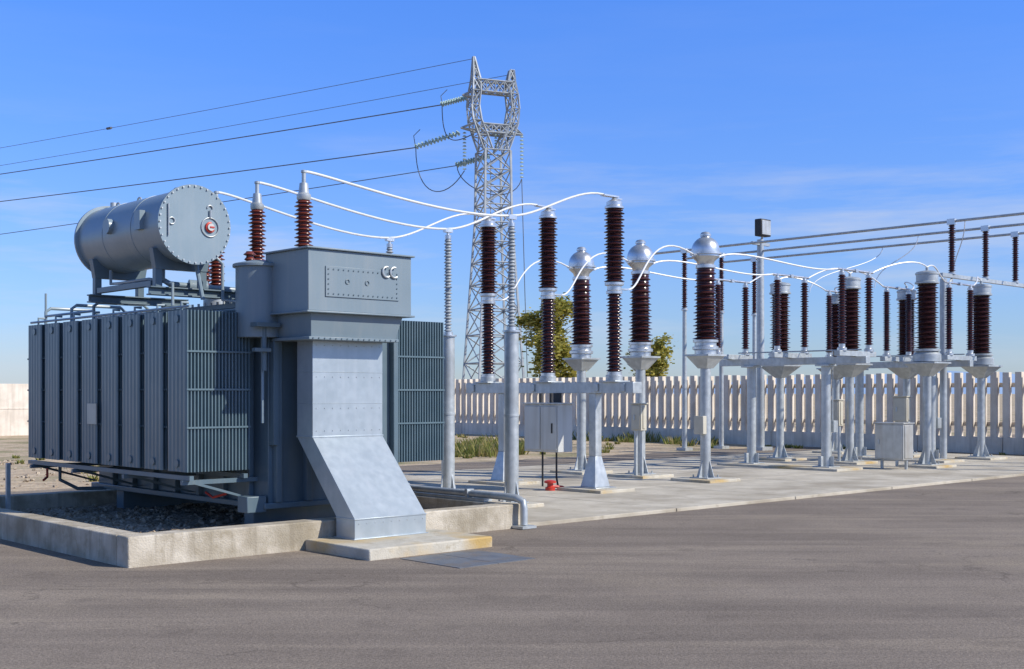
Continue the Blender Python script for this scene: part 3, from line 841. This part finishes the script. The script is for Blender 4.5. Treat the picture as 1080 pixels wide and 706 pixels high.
def weeds(bm):
    rnd = random.Random(4)
    spots = []
    for cu, cv, n, hm in ((20,16.6,26,.55),(18.5,17.0,14,.45),(23,18.2,22,.6),(21.5,20,12,.5),(26,22,10,.5),(31.6,20.7,14,.5),(31.8,17,8,.4),(30.5,24,8,.4)):
        for k in range(n):
            spots.append((cu+rnd.gauss(0,.7), cv+rnd.gauss(0,.7), rnd.uniform(.35,1)*hm))
    for i in range(50):
        spots.append((rnd.uniform(12, 32), rnd.uniform(14, 34), rnd.uniform(.08,.2)))
    for i in range(26):
        spots.append((rnd.uniform(31.3, 32.7), rnd.uniform(-6, 14), rnd.uniform(.06,.2)))
    for i in range(130):
        spots.append((rnd.uniform(-16, 9), rnd.uniform(13.5, 42), rnd.uniform(.06,.3)))
    for u, v, h in spots:
        for k in range(36):
            a = rnd.random()*6.28; r = rnd.random()*h*.9
            x = u+math.cos(a)*r; y = v+math.sin(a)*r; hh = h*rnd.uniform(.3,1.1); b = rnd.random()*6.28
            dx, dy = math.cos(b)*.025, math.sin(b)*.025; lx, ly = math.cos(a)*hh*.5, math.sin(a)*hh*.5
            bm.faces.new([bm.verts.new(p) for p in ((x-dx,y-dy,0),(x+dx,y+dy,0),(x+dx*.8+lx*.5,y+dy*.8+ly*.5,hh*.6),(x+lx,y+ly,hh),(x-dx*.8+lx*.5,y-dy*.8+ly*.5,hh*.6))])
single('weeds', M_weed, weeds, smooth=False)
def stones(bm):
    rnd = random.Random(11)
    for i in range(2600):
        if i < 1400: u, v, z = rnd.uniform(-16, 8), rnd.uniform(12.3, 32), 0.0
        else: u, v, z = rnd.uniform(.4, 5.8), rnd.uniform(.4, 6.4), .12
        s = rnd.uniform(.02, .07)*(1 if i < 1400 else .6)
        M = Matrix.Translation((u, v, z+s*.2)) @ Matrix.Rotation(rnd.random()*6, 4, 'Z') @ Matrix.Rotation(rnd.random(), 4, 'X')
        k = [s*rnd.uniform(.6,1.1) for _ in range(3)]
        vs = box(bm, -k[0], k[0], -k[1], k[1], -k[2]*.6, k[2]*.6, M)
        for w in vs: w.co += Vector((rnd.uniform(-1,1), rnd.uniform(-1,1), rnd.uniform(-1,1)))*s*.3
single('loose_stones', M_gravel, stones, smooth=False)

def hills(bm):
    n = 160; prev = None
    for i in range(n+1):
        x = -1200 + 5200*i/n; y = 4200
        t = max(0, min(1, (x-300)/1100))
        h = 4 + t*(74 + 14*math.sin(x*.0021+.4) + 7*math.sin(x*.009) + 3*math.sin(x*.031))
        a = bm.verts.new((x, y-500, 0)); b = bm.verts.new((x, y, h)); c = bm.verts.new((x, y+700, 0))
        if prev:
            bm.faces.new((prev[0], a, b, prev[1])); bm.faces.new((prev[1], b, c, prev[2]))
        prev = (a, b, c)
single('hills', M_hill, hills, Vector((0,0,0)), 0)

# ------------------------------------------------------------ world + sun
sunv = Vector((.95, -.32, 0)).normalized(); EL = math.radians(37)
sd = Vector((sunv.x*math.cos(EL), sunv.y*math.cos(EL), math.sin(EL)))
w = bpy.data.worlds.new('World'); scene.world = w; w.use_nodes = True
nt = w.node_tree; bg = nt.nodes['Background']
sky = nt.nodes.new('ShaderNodeTexSky'); sky.sky_type = 'NISHITA'; sky.sun_disc = False
sky.sun_elevation = EL; sky.sun_rotation = math.atan2(sunv.x, sunv.y)
sky.air_density = 1.0; sky.dust_density = .2; sky.ozone_density = 3.0; sky.altitude = 50
tc = nt.nodes.new('ShaderNodeTexCoord')
sx = nt.nodes.new('ShaderNodeSeparateXYZ'); nt.links.new(tc.outputs['Generated'], sx.inputs['Vector'])
tr = nt.nodes.new('ShaderNodeValToRGB'); e = tr.color_ramp.elements
e[0].position = 0.0; e[0].color = (.86,1.03,1.50,1); e[1].position = .95; e[1].color = (1.35,1.45,1.60,1)
k = e.new(.32); k.color = (.82,1.42,2.60,1)
k = e.new(.12); k.color = (.92,1.20,1.90,1)
k = e.new(.5); k.color = (1.2,1.45,1.9,1)
nt.links.new(sx.outputs['Z'], tr.inputs['Fac'])
tm = nt.nodes.new('ShaderNodeMixRGB'); tm.blend_type = 'MULTIPLY'; tm.inputs['Fac'].default_value = 1
nt.links.new(sky.outputs['Color'], tm.inputs['Color1']); nt.links.new(tr.outputs['Color'], tm.inputs['Color2'])
mp = nt.nodes.new('ShaderNodeMapping'); mp.inputs['Scale'].default_value = (1.1, 1.1, 10); mp.inputs['Rotation'].default_value = (0, math.radians(3), 0)
nt.links.new(tc.outputs['Generated'], mp.inputs['Vector'])
no = nt.nodes.new('ShaderNodeTexNoise'); no.inputs['Scale'].default_value = 2.6; no.inputs['Detail'].default_value = 10; no.inputs['Roughness'].default_value = .62
nt.links.new(mp.outputs['Vector'], no.inputs['Vector'])
cr = nt.nodes.new('ShaderNodeValToRGB'); cr.color_ramp.elements[0].position = .46; cr.color_ramp.elements[1].position = .78
cr.color_ramp.elements[1].color = (.85,.85,.85,1)
nt.links.new(no.outputs['Fac'], cr.inputs['Fac'])
br = nt.nodes.new('ShaderNodeValToRGB'); e = br.color_ramp.elements
e[0].position = 0.0; e[0].color = (.4,.4,.4,1); e[1].position = .22; e[1].color = (0.05,.05,.05,1)
k = e.new(.13); k.color = (1,1,1,1)
nt.links.new(sx.outputs['Z'], br.inputs['Fac'])
ml = nt.nodes.new('ShaderNodeMath'); ml.operation = 'MULTIPLY'
nt.links.new(cr.outputs['Color'], ml.inputs[0]); nt.links.new(br.outputs['Color'], ml.inputs[1])
mx = nt.nodes.new('ShaderNodeMixRGB'); mx.inputs['Color2'].default_value = (7.4, 7.9, 9.0, 1)
nt.links.new(ml.outputs[0], mx.inputs['Fac']); nt.links.new(tm.outputs['Color'], mx.inputs['Color1'])
nt.links.new(mx.outputs['Color'], bg.inputs['Color']); bg.inputs['Strength'].default_value = .088

sl = bpy.data.lights.new('sun', 'SUN'); sl.energy = 5.0; sl.angle = math.radians(.53); sl.color = (1, .95, .86)
so = bpy.data.objects.new('sun', sl); scene.collection.objects.link(so)
so.rotation_euler = (-sd).to_track_quat('-Z', 'Y').to_euler(); so.location = (30, -10, 30)

cam = bpy.data.cameras.new('camera'); co = bpy.data.objects.new('camera', cam); scene.collection.objects.link(co)
co.location = (0, 0, 2.0); co.rotation_euler = (math.radians(90), 0, 0)
cam.sensor_width = 36; cam.lens = 43.0; cam.shift_y = .0574; cam.clip_end = 12000; cam.clip_start = .1
scene.camera = co
scene.view_settings.view_transform = 'Standard'; scene.view_settings.look = 'None'; scene.view_settings.exposure = 0
